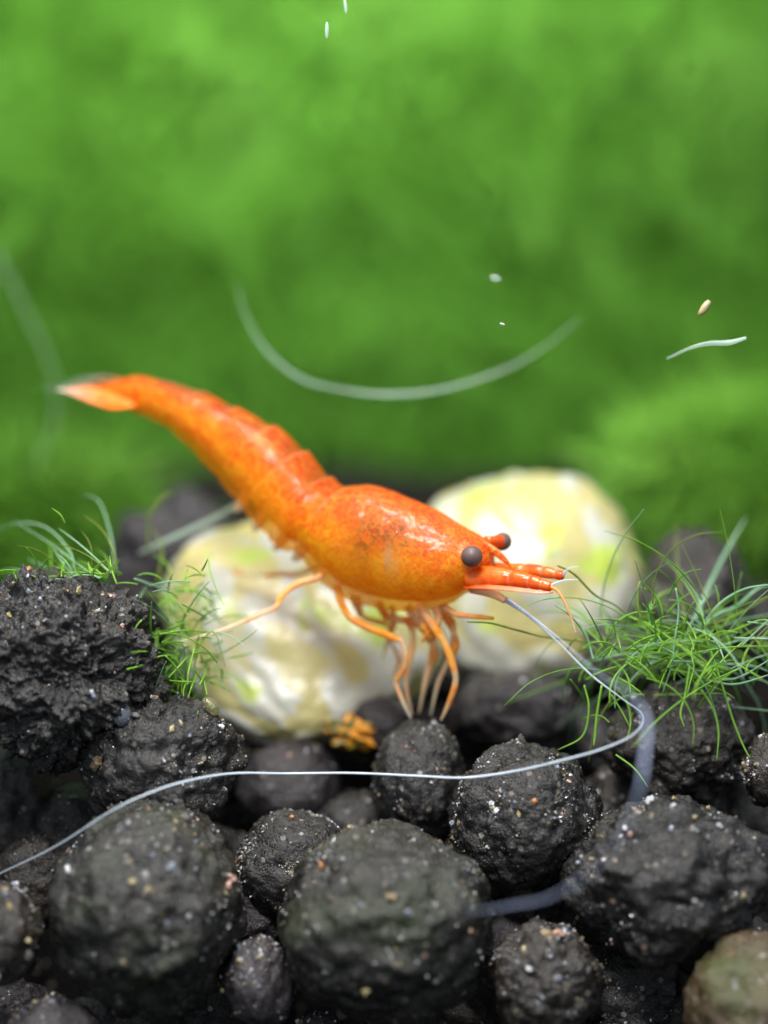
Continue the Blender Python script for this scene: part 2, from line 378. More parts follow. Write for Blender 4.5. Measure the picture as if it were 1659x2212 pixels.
# ------------------------------------------------------------------ soil pellets
def blob(sub, rx, ry, rz, seed, lump=0.12, rough=0.045, freq=1.6, rot=0.0):
    D, F = ICO[sub]
    if rough < 0.07: rough *= 0.68
    o = seed * 13.7
    d = 1 + 1.25 * lump * fbm(D * freq + o, 3) - 0.9 * lump * np.maximum(0, pnoise(D * 2.6 + o + 3) - 0.1) + rough * fbm(D * 6 + o + 5, 3, 2.1, 0.6)
    d = d + rough * 0.9 * np.maximum(0, np.abs(fbm(D * 11 + o + 9, 2)) - 0.12) - rough * 0.5 * np.maximum(0, pnoise(D * 17 + o))
    d = d + rough * 0.35 * pnoise(D * 34 + o)
    V = D * d[:, None] * np.array([rx, ry, rz])
    if rot:
        c, s = math.cos(rot), math.sin(rot)
        V = np.stack([c * V[:, 0] + s * V[:, 2], V[:, 1], -s * V[:, 0] + c * V[:, 2]], 1)
    return V, F
GR_V, GR_F = ICO[2]
GRAINS = []
for k, gm in enumerate(G_MATS):
    row = []
    for q in range(2):
        V = GR_V * (1 + 0.6 * fbm(GR_V * 1.5 + 31 * k + 7 * q, 3))[:, None] * np.array([1, 0.8, 0.65])
        me = mesh_np('grain', V, GR_F, smooth=(q == 0)); me.materials.append(gm); row.append(me)
    GRAINS.append(row)
OCT = np.array([(1, 0, 0), (-1, 0, 0), (0, 1, 0), (0, -1, 0), (0, 0, 1), (0, 0, -1)], float)
OCTF = [(0, 2, 4), (2, 1, 4), (1, 3, 4), (3, 0, 4), (2, 0, 5), (1, 2, 5), (3, 1, 5), (0, 3, 5)]
W_G = np.array([0.20, 0.18, 0.03, 0.005, 0.005, 0.12, 0.46])

PELLETS = {}
def pellet(key, px, py, rx, ry, Y, label=None, mat=M_PEL, sub=6, seed=1, n_grain=22, n_grit=170, lump=0.12, rough=0.045, group=None, rot=0.0, marks=(), freq=1.6, warm=1.0):
    k = pxs(Y); c = at(px, py, Y)
    rx *= k; rz = ry * k; ryd = 0.5 * (rx + rz) * 0.95
    V, F = blob(sub, rx, ryd, rz, seed, lump, rough, freq, rot)
    root = empty('soil_pellet', c)
    tag(root, label, 'soil pellet', group)
    body = link('pellet_body', mesh_np('pellet_body', V, F), mat, root)
    rs = np.random.default_rng(seed * 7 + 3)
    me = body.data
    nrm = np.empty(len(V) * 3); me.vertices.foreach_get('normal', nrm); nrm = nrm.reshape(-1, 3)
    vis = np.where((nrm[:, 2] > -0.45) & (nrm[:, 1] < 0.5))[0]
    pw = np.clip(0.08 + 1.6 * fbm(V[vis] * 9 + seed, 3), 0.02, 2) * (0.35 + np.clip(nrm[vis][:, 2], -0.3, 1)); pw /= pw.sum()
    view = lambda p: (Vector(p) + c)
    # separate grains
    def put(p, nn, col, size, q=0, sink=0.25):
        o = bpy.data.objects.new('grain', GRAINS[col][q]); COL.objects.link(o); o.parent = root
        o.location = Vector(p) + Vector(nn) * size * (0.5 - sink)
        o.rotation_euler = tuple(rs.uniform(0, 6.28, 3))
        o.scale = tuple(size * rs.uniform(0.75, 1.25, 3))
    for i in rs.choice(vis, int(0.75 * n_grain), replace=False, p=pw) if n_grain else ():
        put(V[i], nrm[i], int(rs.choice(7, p=W_G)), float(rs.uniform(0.004, 0.009) if rs.random() < 0.8 else rs.uniform(0.009, 0.016)), int(rs.integers(2)))
    if marks:
        bvh = BVHTree.FromPolygons([tuple(v) for v in V], F)
        for (mx, my, col, spx) in marks:
            d = ray(mx, my).normalized()
            hit, hn, _, _ = bvh.ray_cast(CAM - c, d)
            if hit is not None: put(hit, hn, col, spx * k * 0.85, 1, 0.38)
    if n_grit:
        n_grit = int(2.2 * n_grit); idx = rs.choice(vis, n_grit, p=pw); GV = []; GF = []; MI = []
        for q, i in enumerate(idx):
            s = 0.0013 + 0.0042 * rs.random() ** 4
            A = np.linalg.qr(rs.normal(size=(3, 3)))[0]
            GV.append((OCT * s * rs.uniform(0.6, 1.3, 3)) @ A + V[i] + nrm[i] * s * 0.3)
            GF += [tuple(a + 6 * q for a in f) for f in OCTF]; MI += [int(rs.choice(6, p=[0.40, 0.34, 0.03, 0.01, 0.01, 0.21]))] * 8
        gm = mesh_np('fine_grit', np.vstack(GV), GF, smooth=False, mat_idx=None)
        for mm in G_MATS[:6]: gm.materials.append(mm)
        gm.polygons.foreach_set('material_index', MI)
        go = link('fine_grit', gm, None, root); go['kind'] = 'stuff'
    PELLETS[key] = (root, V, F, c)
    return root
def on_pellet(key, px, py, lift=0.0):
    root, V, F, c = PELLETS[key]
    bvh = BVHTree.FromPolygons([tuple(v) for v in V], F)
    d = ray(px, py).normalized(); hit, hn, _, _ = bvh.ray_cast(CAM - c, d)
    if hit is None: return at(px, py, c.y), Vector((0, -0.5, 0.8))
    return hit + c + hn * lift, hn

WH, TAN, YEL, ORA, PIN, BLU, DRK = range(7)
pellet('rough', 118, 1440, 226, 196, -0.02, 'large coarse crumbly black soil pellet, the biggest with a ragged flaky face', M_PEL, 7, 2, 46, 260, 0.16, 0.085, rot=0.1, freq=1.9,
       marks=[(20, 1330, YEL, 9), (62, 1278, BLU, 9), (170, 1275, YEL, 11), (240, 1290, PIN, 10), (220, 1285, YEL, 7), (200, 1500, BLU, 10)])
pellet('leaf', 350, 1650, 170, 162, -0.10, 'black soil pellet carrying a clear yellowish bead on its shoulder', M_PEL, 6, 3, 26, 200, 0.13, 0.055,
       marks=[(208, 1652, TAN, 18), (212, 1640, TAN, 14), (390, 1562, TAN, 8), (372, 1574, YEL, 8), (410, 1590, BLU, 6)])
pellet('front', 318, 1965, 216, 238, -0.44, 'big dark soil pellet with one large salmon coloured grain on its side', M_PELG, 6, 4, 36, 260, 0.09, 0.045,
       marks=[(499, 1898, PIN, 15), (493, 1912, PIN, 12), (370, 1873, BLU, 12), (285, 1905, YEL, 9), (322, 1922, TAN, 12), (408, 1980, WH, 9), (360, 1992, BLU, 8), (282, 1862, YEL, 7)])
pellet('hazy', 628, 1705, 116, 108, 0.42, 'smooth grey pellet behind the speckled round one, plain and hardly grained', M_PELP, 5, 5, 6, 40, 0.06, 0.022, marks=[(625, 1632, PIN, 7)])
pellet('round', 636, 1876, 132, 126, -0.12, 'round black pellet finely dusted with tiny pale specks', M_PEL, 6, 6, 12, 420, 0.06, 0.022, marks=[(630, 1766, ORA, 7)])
pellet('middle', 832, 1995, 240, 216, -0.46, 'biggest grey brown pellet with a thin green algae film on top', M_PELG, 6, 7, 32, 260, 0.08, 0.038,
       marks=[(846, 1937, TAN, 13), (880, 1972, BLU, 10), (780, 1958, BLU, 9), (1015, 2010, PIN, 9), (790, 2140, YEL, 11), (610, 1930, TAN, 8)])
pellet('stand', 905, 1700, 104, 150, 0.13, 'tall domed dark pellet on which the shrimp plants its feet', M_PEL, 6, 8, 12, 150, 0.07, 0.030,
       marks=[(878, 1613, ORA, 5), (932, 1690, WH, 4), (820, 1716, TAN, 5), (868, 1562, BLU, 6)])
pellet('specked', 1132, 1765, 166, 160, -0.14, 'rounded dark pellet with a cream double grain and an orange grain', M_PEL, 6, 9, 26, 300, 0.09, 0.05,
       marks=[(1062, 1735, WH, 9), (1072, 1752, WH, 11), (1064, 1745, YEL, 9), (1154, 1732, ORA, 9), (1121, 1758, YEL, 7), (1052, 1828, WH, 7), (1228, 1688, ORA, 6), (1180, 1613, TAN, 12), (1112, 1733, BLU, 6)])
pellet('lumpy', 1445, 1900, 222, 186, -0.36, 'broad knobbly dark pellet studded with white and yellow grains', M_PEL, 6, 10, 60, 300, 0.13, 0.055, freq=1.7,
       marks=[(1362, 1802, PIN, 9), (1352, 1790, WH, 9), (1555, 1785, WH, 10), (1500, 1765, YEL, 7), (1575, 1760, YEL, 8), (1280, 1855, YEL, 9), (1450, 1790, BLU, 8), (1405, 1730, WH, 13), (1530, 1745, YEL, 7), (1640, 1790, TAN, 8), (1525, 1718, YEL, 6)])
pellet('low', 1178, 2120, 124, 128, -0.50, 'small pellet with a pink and blue patch and a dab of green', M_PELW, 6, 11, 22, 200, 0.12, 0.05,
       marks=[(1205, 2018, PIN, 15), (1220, 2010, BLU, 10), (1180, 2020, TAN, 14), (1143, 2092, WH, 11), (1190, 2066, BLU, 6), (1132, 2050, YEL, 7)])
pellet('brownish', 560, 2130, 80, 112, -0.48, 'narrow upright grey pellet wedged between the two biggest front ones', M_PELP, 5, 12, 14, 140, 0.08, 0.035, marks=[(482, 2140, YEL, 8), (560, 2130, BLU, 6)])
pellet('corner', 1655, 2190, 190, 165, -0.62, 'olive brown woody looking pellet, smoother and far lighter than the soil', M_PELB, 6, 13, 4, 40, 0.10, 0.03, rot=0.6)
pellet('lilac', 120, 2245, 108, 92, -0.60, 'lilac grey pellet catching the light under the biggest round ones', M_PELP, 5, 14, 8, 90, 0.08, 0.025)
pellet('edge', 2, 2020, 90, 112, -0.55, 'warm grey pellet with cream grains beside the salmon grained one', M_PELW, 5, 15, 24, 120, 0.12, 0.05, marks=[(10, 1925, TAN, 12), (20, 1960, YEL, 10), (60, 2030, YEL, 9)])
pellet('far', 1112, 1545, 142, 98, 0.62, 'mauve grey pellet behind the cream grained one with a single white dot', M_PELP, 5, 16, 4, 60, 0.10, 0.035, marks=[(1130, 1473, WH, 9)])
pellet('mossy', 1472, 1610, 152, 132, 0.12, 'dark ragged pellet overgrown with green hair algae on top', M_PELW, 6, 17, 22, 160, 0.15, 0.065, marks=[(1330, 1530, YEL, 6)])
pellet('rim', 1664, 1665, 58, 84, -0.12, 'speckled pellet hemmed in between the algae pellet and the knobbly one', M_PELW, 5, 18, 24, 160, 0.10, 0.05)
pellet('footing', 815, 1570, 66, 66, 0.50, 'brown grey pellet behind the standing shrimp and against the pale stone', M_PELP, 5, 19, 6, 40, 0.10, 0.04, marks=[(822, 1508, TAN, 9)])
pellet('black', 1500, 1320, 130, 178, 1.05, 'tall black pellet behind the green algae tuft', M_PELW, 5, 20, 6, 30, 0.12, 0.05)
pellet('grey', 1335, 1420, 78, 84, 0.72, 'small grey pellet leaning on the lower side of the yellow stone', M_PELP, 5, 21, 4, 40, 0.10, 0.04)
pellet('heap', 395, 1240, 165, 175, 1.75, 'large dim grey pellet out of focus behind the white mottled stone', M_PELP, 5, 22, 4, 20, 0.16, 0.05)
pellet('pebble', 690, 2235, 56, 52, -0.38, 'little plain dark pellet at the foot of the algae filmed one', M_PELP, 5, 23, 6, 60, 0.10, 0.04)
pellet('sunken', 20, 1740, 120, 128, 0.16, 'shadowed black pellet underneath the large coarse crumbly one', M_PEL, 5, 24, 8, 60, 0.10, 0.04)
pellet('shade', 170, 1800, 110, 110, 0.10, 'dark pellet sunk in the gap behind the salmon grained one', M_PEL, 5, 25, 8, 60, 0.10, 0.04)
GAP = 'dark soil pellet deep in a shadowed gap between the lit ones'
for q, (x, y, r, Y) in enumerate([(770, 1800, 95, 0.30), (1340, 1740, 90, 0.25), (1250, 1990, 95, -0.05), (1010, 1900, 100, 0.05), (480, 1900, 110, 0.10), (1085, 2050, 90, -0.15),
                                  (1345, 2130, 125, -0.25), (1580, 1770, 110, 0.25), (545, 1980, 100, -0.10), (420, 2200, 110, -0.15), (960, 2235, 110, -0.15), (1560, 2070, 120, -0.10),
                                  (230, 2230, 100, -0.10), (690, 1590, 90, 0.85), (480, 1640, 95, 0.65), (1270, 1600, 90, 0.75), (90, 1900, 100, 0.0), (1230, 1860, 100, 0.3), (640, 2010, 100, 0.1), (1420, 1750, 90, 0.5),
                                  (330, 2290, 120, -0.3), (560, 2300, 100, -0.3), (780, 2300, 110, -0.35), (1010, 2310, 120, -0.35), (1330, 2290, 120, -0.4), (1490, 2190, 110, -0.2), (20, 2200, 110, -0.3), (900, 2110, 120, 0.0), (470, 2060, 110, 0.0)]):
    pellet('gap%d' % q, x, y, r, r * (0.85 + 0.3 * random.random()), Y, GAP, (M_PEL, M_PELW, M_PELP)[q % 3], 5, 40 + q, 5, 50, 0.12, 0.045, group='soil pellets deep in the gaps')
BACK = 'dull soil pellet of the bed far behind the shrimp'
for q in range(26):
    x = -2.6 + 5.2 * ((q * 0.618) % 1); Y = 1.5 + 2.0 * (q / 26)
    p = Vector((x, Y, -0.98 + 0.04 * (Y - 1.5)))
    if -0.7 < x < 1.0 and Y < 1.9: continue
    V, F = blob(4, 0.26, 0.25, 0.22, 80 + q, 0.14, 0.05)
    o = link('soil_pellet', mesh_np('soil_pellet', V, F), (M_PEL, M_PELP, M_PELW)[q % 3]); o.location = p
    tag(o, BACK, 'soil pellet', 'soil pellets far behind')

# ------------------------------------------------------------------ pale stones
def outline_stone(name, pts, Y, depth, label, seed, lean=0.0):
    """a rounded stone whose front outline follows pts; back and front bulge by depth"""
    k = pxs(Y); P2 = np.array(pts, float); c2 = P2.mean(0)
    ang = np.arctan2(-(P2[:, 1] - c2[1]), P2[:, 0] - c2[0]); rad = np.hypot(P2[:, 0] - c2[0], P2[:, 1] - c2[1]) * k
    o = np.argsort(ang); ang, rad = ang[o], rad[o]
    ang = np.concatenate([ang - 2 * math.pi, ang, ang + 2 * math.pi]); rad = np.concatenate([rad] * 3)
    D, F = ICO[6]
    th = np.arctan2(D[:, 2], D[:, 0]); R = np.interp(th, ang, rad)
    R = (R + np.interp(th + 0.15, ang, rad) + np.interp(th - 0.15, ang, rad)) / 3
    h = np.hypot(D[:, 0], D[:, 2]); hh = h ** 0.8
    n = fbm(D * 1.5 + seed, 3); vn = fbm(np.stack([D[:, 0] * 3.2 + D[:, 2] * 1.6, D[:, 1] * 2.2, D[:, 2] * 1.7], 1) + seed * 3.1, 3, 2.0, 0.45)
    vein = np.clip(0.5 + 1.15 * vn, 0, 1)
    V = np.stack([np.cos(th) * R * hh, D[:, 1] * depth + lean * D[:, 2], np.sin(th) * R * hh], 1)
    V *= (1 + 0.05 * n + 0.05 * np.clip(vein - 0.4, 0, 1) + 0.012 * fbm(D * 9 + seed, 3))[:, None]
    ob = link(name, mesh_np(name, V, F, attrs={'vein': vein}), M_STONE)
    ob.location = at(c2[0], c2[1], Y)
    return tag(ob, label, 'stone')
outline_stone('pale_stone', [(345, 1225), (415, 1180), (520, 1158), (620, 1156), (720, 1184), (830, 1235), (920, 1320), (965, 1410), (950, 1470), (850, 1510), (740, 1545), (640, 1568), (560, 1568), (490, 1535), (425, 1470), (352, 1345)],
              0.86, 0.30, 'cream stone with white ridges and green streaks lying beneath the shrimp', 3.0, 0.26)
outline_stone('pale_stone', [(900, 1200), (930, 1110), (1000, 1062), (1100, 1038), (1210, 1038), (1290, 1062), (1345, 1130), (1375, 1240), (1370, 1350), (1310, 1440), (1200, 1480), (1060, 1485), (940, 1440), (895, 1330)],
              1.30, 0.34, 'smooth yellow and white stone standing behind the head of the shrimp', 8.4, 0.10)

# small rusty chunk between stone and feet
V, F = blob(5, 50 * pxs(0.45), 0.05, 32 * pxs(0.45), 77, 0.35, 0.10, 2.0)
def chunk_mat():
    m, nt, b = newmat('rust_and_olive')
    co = N(nt, 'ShaderNodeTexCoord').outputs['Object']; n1 = noise(nt, co, 16, 3, 0.6)
    nt.links.new(ramp(nt, [(0.42, (0.05, 0.07, 0.008)), (0.50, (0.30, 0.16, 0.01)), (0.56, (0.66, 0.26, 0.02))], n1).outputs[0], b.inputs['Base Color'])
    b.inputs['Roughness'].default_value = 0.5
    return m
o = link('crumb', mesh_np('crumb', V, F), chunk_mat()); o.location = at(756, 1584, 0.40); o.rotation_euler = (0, 0.25, 0)
tag(o, 'lumpy rust orange and olive crumb on the soil beneath the shrimp', 'crumb')
# glassy beads
def bead(px, py, rx, ry, key, label, col, rot):
    p, n = on_pellet(key, px, py)
    k = pxs(p.y); D, F = ICO[4]
    V = D * (1 + 0.06 * fbm(D * 2 + px, 2))[:, None] * np.array([rx * k, min(rx, ry) * k, ry * k])
    m, nt, b = newmat('glassy_' + str(col)); b.inputs['Base Color'].default_value = (*col, 1)
    b.inputs['Transmission Weight'].default_value = 0.85; b.inputs['Roughness'].default_value = 0.12; b.inputs['IOR'].default_value = 1.3
    nt.links.new(mixc(nt, noise(nt, N(nt, 'ShaderNodeTexCoord').outputs['Object'], 30), tuple(0.7 * c for c in col), col), b.inputs['Base Color'])
    o = link('bead', mesh_np('bead', V, F), m); o.location = p + n * 0.35 * min(rx, ry) * k; o.rotation_euler = (0, rot, 0)
    return tag(o, label, 'bead')
bead(452, 1530, 15, 24, 'leaf', 'clear yellowish oval bead stuck to the shoulder of a dark pellet', (0.80, 0.78, 0.42), -0.6)
bead(268, 1548, 20, 26, 'leaf', 'clear bluish droplet like bead sitting on a dark pellet', (0.62, 0.72, 0.85), 0.1)

# ------------------------------------------------------------------ the shrimp
YAW = math.radians(29)
HEAD = Vector((math.cos(YAW), -math.sin(YAW), 0)); LAT = Vector((math.sin(YAW), math.cos(YAW), 0))   # LAT points to the far side
EYE0 = at(1019, 1202, 0.0)
P0 = EYE0 + LAT * 0.093
def S(px, py, off=0.0):                            # picture point -> the shrimp's mid plane moved sideways by off
    d = ray(px, py); q = P0 + LAT * off
    return CAM + d * ((q - CAM).dot(LAT) / d.dot(LAT))
KP = pxs(0.0)
shrimp = empty('shrimp', S(900, 1560))
tag(shrimp, 'bright orange translucent dwarf shrimp with dark round eyes standing on the pellets', 'shrimp')
def add(name, me, mat, parent=None):
    o = link(name, me, mat, parent or shrimp)
    o.matrix_parent_inverse = Matrix.Translation(-shrimp.location) if parent is None else (parent.matrix_world.inverted() if False else Matrix.Identity(4))
    return o

ST = [((196, 838), (198, 850), 9), ((245, 822), (250, 872), 27), ((300, 815), (306, 893), 38), ((360, 826), (348, 910), 46), ((420, 845), (386, 934), 54),
      ((480, 873), (424, 968), 62), ((540, 903), (462, 1009), 70), ((600, 938), (504, 1056), 78), ((646, 980), (544, 1101), 85), ((686, 1024), (584, 1146), 90),
      ((715, 1050), (624, 1182), 93), ((746, 1056), (656, 1190), 98), ((785, 1050), (690, 1240), 106), ((832, 1060), (742, 1286), 110), ((880, 1080), (802, 1308), 112),
      ((930, 1102), (868, 1318), 108), ((978, 1130), (928, 1316), 98), ((1018, 1153), (972, 1304), 82), ((1046, 1170), (1000, 1286), 62), ((1060, 1192), (1022, 1276), 44), ((1066, 1222), (1042, 1264), 20)]
NR, NS = 460, 64
si = np.linspace(0, len(ST) - 1, NR)
Dp = catmull([a for a, b, c in ST], NR); Vp = catmull([b for a, b, c in ST], NR); Wp = catmull([(c, 0) for a, b, c in ST], NR)[:, 0] * KP
edges = [1.7, 4.1, 5.35, 6.65, 8.0, 9.4, 11.05]    # hind edge of each tergite sits on the tail side of these stations
seg = np.digitize(si, edges)
saw = np.zeros(NR); uu = np.zeros(NR)
for k in range(len(edges) - 1):
    mk = seg == k + 1; u = (si[mk] - edges[k]) / (edges[k + 1] - edges[k]); uu[mk] = u
    saw[mk] = 0.09 * (1 - u) ** 1.6 - 0.03 * np.exp(-((1 - u) / 0.05) ** 2)
mk = seg == len(edges); saw[mk] = 0.06 * np.exp(-(si[mk] - edges[-1]) / 0.5)
rings = []; att = {'lower': [], 'brown': [], 'yellow': [], 'clear': [], 'edge': [], 'see': [], 'speck': [], 'slit': []}
th = np.linspace(0, 2 * math.pi, NS, endpoint=False)
ct, st_ = np.cos(th), np.sin(th)
for i in range(NR):
    d3, v3 = np.array(S(*Dp[i])), np.array(S(*Vp[i]))
    c3, h3 = (d3 + v3) / 2, (d3 - v3) / 2
    s = si[i]; abd = s < edges[-1]
    up = np.sign(ct) * np.abs(ct) ** 0.92
    side = np.sign(st_) * np.abs(st_) ** 0.86
    low = np.clip(-ct, 0, 1)
    side = side * (1 - (0.28 if abd else 0.34) * low ** 1.5)
    if not abd: side = side * (1 - 0.10 * np.clip(ct, 0, 1) ** 2)
    f = 1 + saw[i]
    upf = f + (0.05 * math.sin(math.pi * uu[i]) if abd else 0) * low
    ring = c3[None] + h3[None] * (up * upf)[:, None] + np.array(LAT)[None] * (side * f * Wp[i])[:, None]
    rings.append(ring)
    t = (1 - ct) / 2
    att['lower'].append(t * (1.0 if not abd else 0.9))
    pxm = Dp[i] * (1 - t)[:, None] + Vp[i] * t[:, None]
    gs = lambda x, y, sx, sy, a=0.0: np.exp(-(((pxm[:, 0] - x) * math.cos(a) + (pxm[:, 1] - y) * math.sin(a)) / sx) ** 2 - ((-(pxm[:, 0] - x) * math.sin(a) + (pxm[:, 1] - y) * math.cos(a)) / sy) ** 2)
    band = 0.55 * math.exp(-((uu[i] - 0.80) / 0.16) ** 2) * np.clip(1 - 2.6 * t, 0, 1) if abd and s > edges[0] else 0.0
    att['brown'].append(np.clip(band + 1.0 * gs(885, 1135, 80, 32, 0.45) + 0.8 * gs(835, 1165, 48, 40, 0.2) + 0.55 * gs(610, 985, 26, 16, 0.6) + 0.4 * gs(660, 1030, 40, 18, 0.7) + 0.45 * gs(520, 935, 22, 14, 0.5) + 0.35 * gs(770, 1100, 40, 10, 0.1), 0, 1))
    att['yellow'].append(np.clip(1.0 * gs(712, 1145, 34, 9, 0.45) + 0.35 * gs(600, 1060, 60, 30, 0.9) + 0.3 * gs(560, 1010, 40, 22, 0.8), 0, 1))
    att['clear'].append(np.clip((0.30 + 0.50 * t if abd else 0.18 + 0.50 * t), 0, 1))
    eg = min([abs(s - e - 0.06) for e in edges[1:]]) / 0.055
    att['see'].append(np.clip((0.42 + 0.26 * t) if abd else (0.30 + 0.36 * t) * np.ones(NS), 0, 1))
    att['speck'].append(np.clip(1.2 - 3.0 * t, 0, 1) * (1.0 if s > 12.5 else 0.4) + 0.25 * gs(960, 1170, 70, 40))
    att['slit'].append(np.clip(0.9 * gs(888, 1192, 7, 24, -0.1) + 0.35 * gs(905, 1205, 8, 20), 0, 1))
    att['edge'].append(0.42 * math.exp(-eg * eg) * np.clip(1.0 - 1.7 * t, 0, 1) * (0.6 + 0.4 * math.sin(9 * s)))  # mask of the painted highlight, strongest along the back
V = np.vstack(rings); F = []
for i in range(NR - 1):
    for j in range(NS):
        F.append((i * NS + j, (i + 1) * NS + j, (i + 1) * NS + (j + 1) % NS, i * NS + (j + 1) % NS))
F.append(tuple(range(NS))); F.append(tuple((NR - 1) * NS + j for j in range(NS))[::-1])
A = {k: np.concatenate(v) for k, v in att.items()}
# fine unevenness of the shell
V = V + (0.004 * fbm(V * 9, 3))[:, None] * 1.0 * np.array([0.3, -0.5, 0.8])
# rostrum grows out of the front of the carapace in the same mesh
rp = [S(985, 1152), S(1026, 1171), S(1058, 1185), S(1085, 1204), S(1112, 1232)]
RV, RF, _ = tube_data(rp, [8 * KP, 12 * KP, 10.5 * KP, 7.5 * KP, 1.5 * KP], sides=14, n=40)
ctr = catmull([tuple(p) for p in rp], 40).repeat(14, axis=0); dv = RV - ctr
RV = ctr + dv - np.outer(dv @ np.array(LAT), np.array(LAT)) * 0.45
n0 = len(V); F += [tuple(a + n0 for a in f) for f in RF]; V = np.vstack([V, RV])
for k in A: A[k] = np.concatenate([A[k], np.full(len(RV), {'lower': 0.12, 'brown': 0, 'yellow': 0, 'clear': 0.2, 'edge': 0, 'see': 0.1, 'speck': 0.6, 'slit': 0}[k])])
nsh = len(F)
# flesh and gut show through the clear shell, in the same continuous body
sel = np.arange(12, NR - 14, 4); ctrs = np.array([rings[i].mean(0) for i in sel])
IV = np.concatenate([ctrs[q] + (rings[i] - ctrs[q]) * (0.80 if si[i] > edges[-1] else 0.70) for q, i in enumerate(sel)])
n0 = len(V); m_ = len(sel)
F += [(n0 + i * NS + j, n0 + (i + 1) * NS + j, n0 + (i + 1) * NS + (j + 1) % NS, n0 + i * NS + (j + 1) % NS) for i in range(m_ - 1) for j in range(NS)]
F += [tuple(n0 + j for j in range(NS)), tuple(n0 + (m_ - 1) * NS + j for j in range(NS))[::-1]]
V = np.vstack([V, IV]); nfl = len(F)
gp = [tuple(rings[i][0] * 0.86 + rings[i].mean(0) * 0.14) for i in range(60, 300, 10)]
GV, GF, _ = tube_data(gp, list(0.010 + 0.006 * np.abs(np.sin(np.arange(24) * 1.9))), sides=8, n=90)
n0 = len(V); F += [tuple(a + n0 for a in f) for f in GF]; V = np.vstack([V, GV])
for k in A: A[k] = np.concatenate([A[k], np.zeros(len(V) - len(A[k]))])
bme = mesh_np('shrimp_body', V, F, attrs=A, mat_idx=None)
for mm in (M_SHELL, M_FLESH, M_GUT): bme.materials.append(mm)
bme.polygons.foreach_set('material_index', [0] * nsh + [1] * (nfl - nsh) + [2] * (len(F) - nfl))
add('body', bme, None)

# tail fan: one middle blade and four side blades, each thin with its own thickness
def blade(name, pts, wid, off, tilt, clear, mat=M_FAN, thick=1.6):
    C = catmull([tuple(S(x, y, o)) for (x, y), o in zip(pts, off)], 26)
    W = lin(wid, 26) * KP * 1.12; CL = lin(clear, 26)
    T = np.gradient(C, axis=0); T /= np.linalg.norm(T, axis=1)[:, None]
    L = np.array(LAT) * math.cos(tilt) + np.array((0, 0, 1.0)) * math.sin(tilt)
    Bn = np.cross(T, L); Bn /= np.linalg.norm(Bn, axis=1)[:, None]
    sd = 14; a = np.linspace(0, 2 * math.pi, sd, endpoint=False)
    VV = C[:, None] + (np.cos(a)[None, :, None] * W[:, None, None]) * L[None, None] + (np.sin(a)[None, :, None] * thick * KP * (0.4 + 0.6 * (W / W.max()))[:, None, None]) * Bn[:, None]
    FF = [(i * sd + j, i * sd + (j + 1) % sd, (i + 1) * sd + (j + 1) % sd, (i + 1) * sd + j) for i in range(25) for j in range(sd)]
    FF += [tuple(range(sd))[::-1], tuple(25 * sd + j for j in range(sd))]
    return add(name, mesh_np(name, VV.reshape(-1, 3), FF, attrs={'clear': np.repeat(CL, sd)}), mat)
blade('telson', [(300, 842), (230, 838), (170, 838), (118, 842)], [10, 20, 14, 4], [0, 0, 0, 0], 0.1, [0, 0.0, 0.25, 0.9])
blade('tail_blade', [(300, 862), (235, 856), (180, 847), (125, 842)], [6, 16, 14, 3], [-0.03, -0.06, -0.09, -0.11], 0.75, [0, 0.0, 0.15, 0.8])
blade('tail_blade', [(305, 872), (250, 872), (200, 860), (145, 846)], [6, 15, 13, 3], [-0.04, -0.09, -0.13, -0.15], 0.95, [0, 0.0, 0.1, 0.6])
blade('tail_blade', [(290, 832), (215, 826), (165, 832), (92, 840)], [8, 22, 20, 4], [0.03, 0.07, 0.1, 0.12], -0.2, [0, 0.3, 0.8, 1])
blade('tail_blade', [(300, 828), (245, 816), (195, 818), (140, 830)], [8, 20, 18, 4], [0.04, 0.09, 0.13, 0.15], -0.3, [0.1, 0.6, 0.9, 1])

# eyes on stalks
def eye(px, py, r, off, sx, sy, soff):
    c = S(px, py, off); D, F = ICO[4]; k = pxs(c.y)
    ax = (c - S(sx, sy, soff)).normalized()
    V = D * r * k; V = V + np.outer(np.abs(D @ np.array(ax)) * 0.06 * r * k * np.sign(D @ np.array(ax)), np.array(ax))
    o = add('eye', mesh_np('eye', V + np.array(c), F), M_EYE)
    st = tube_data([S(sx, sy, soff), S(sx, sy, soff).lerp(c, 0.5), c - ax * r * k * 0.35], [r * 0.55 * k, r * 0.62 * k, r * 0.86 * k], sides=14, n=14)
    s_ = link('eye_stalk', mesh_np('eye_stalk', st[0], st[1], attrs={'clear': st[2]}), M_ANT, o)
eye(1019, 1202, 23.5, -0.093, 1012, 1208, -0.03)
eye(1085, 1170, 20, 0.115, 1052, 1168, 0.03)

def limb(name, pts, off, rad, clear, mat=M_LEG, sides=10, n=None):
    offs = off if isinstance(off, (list, tuple)) else [off] * len(pts)
    P = [S(x, y, o) for (x, y), o in zip(pts, offs)]
    V, F, C = tube_data(P, [r * KP * (1.05 if mat is M_LEG else 1.0) for r in rad], sides=sides, n=n or 10 * len(pts), clear=clear)
    return add(name, mesh_np(name, V, F, attrs={'clear': C}), mat)
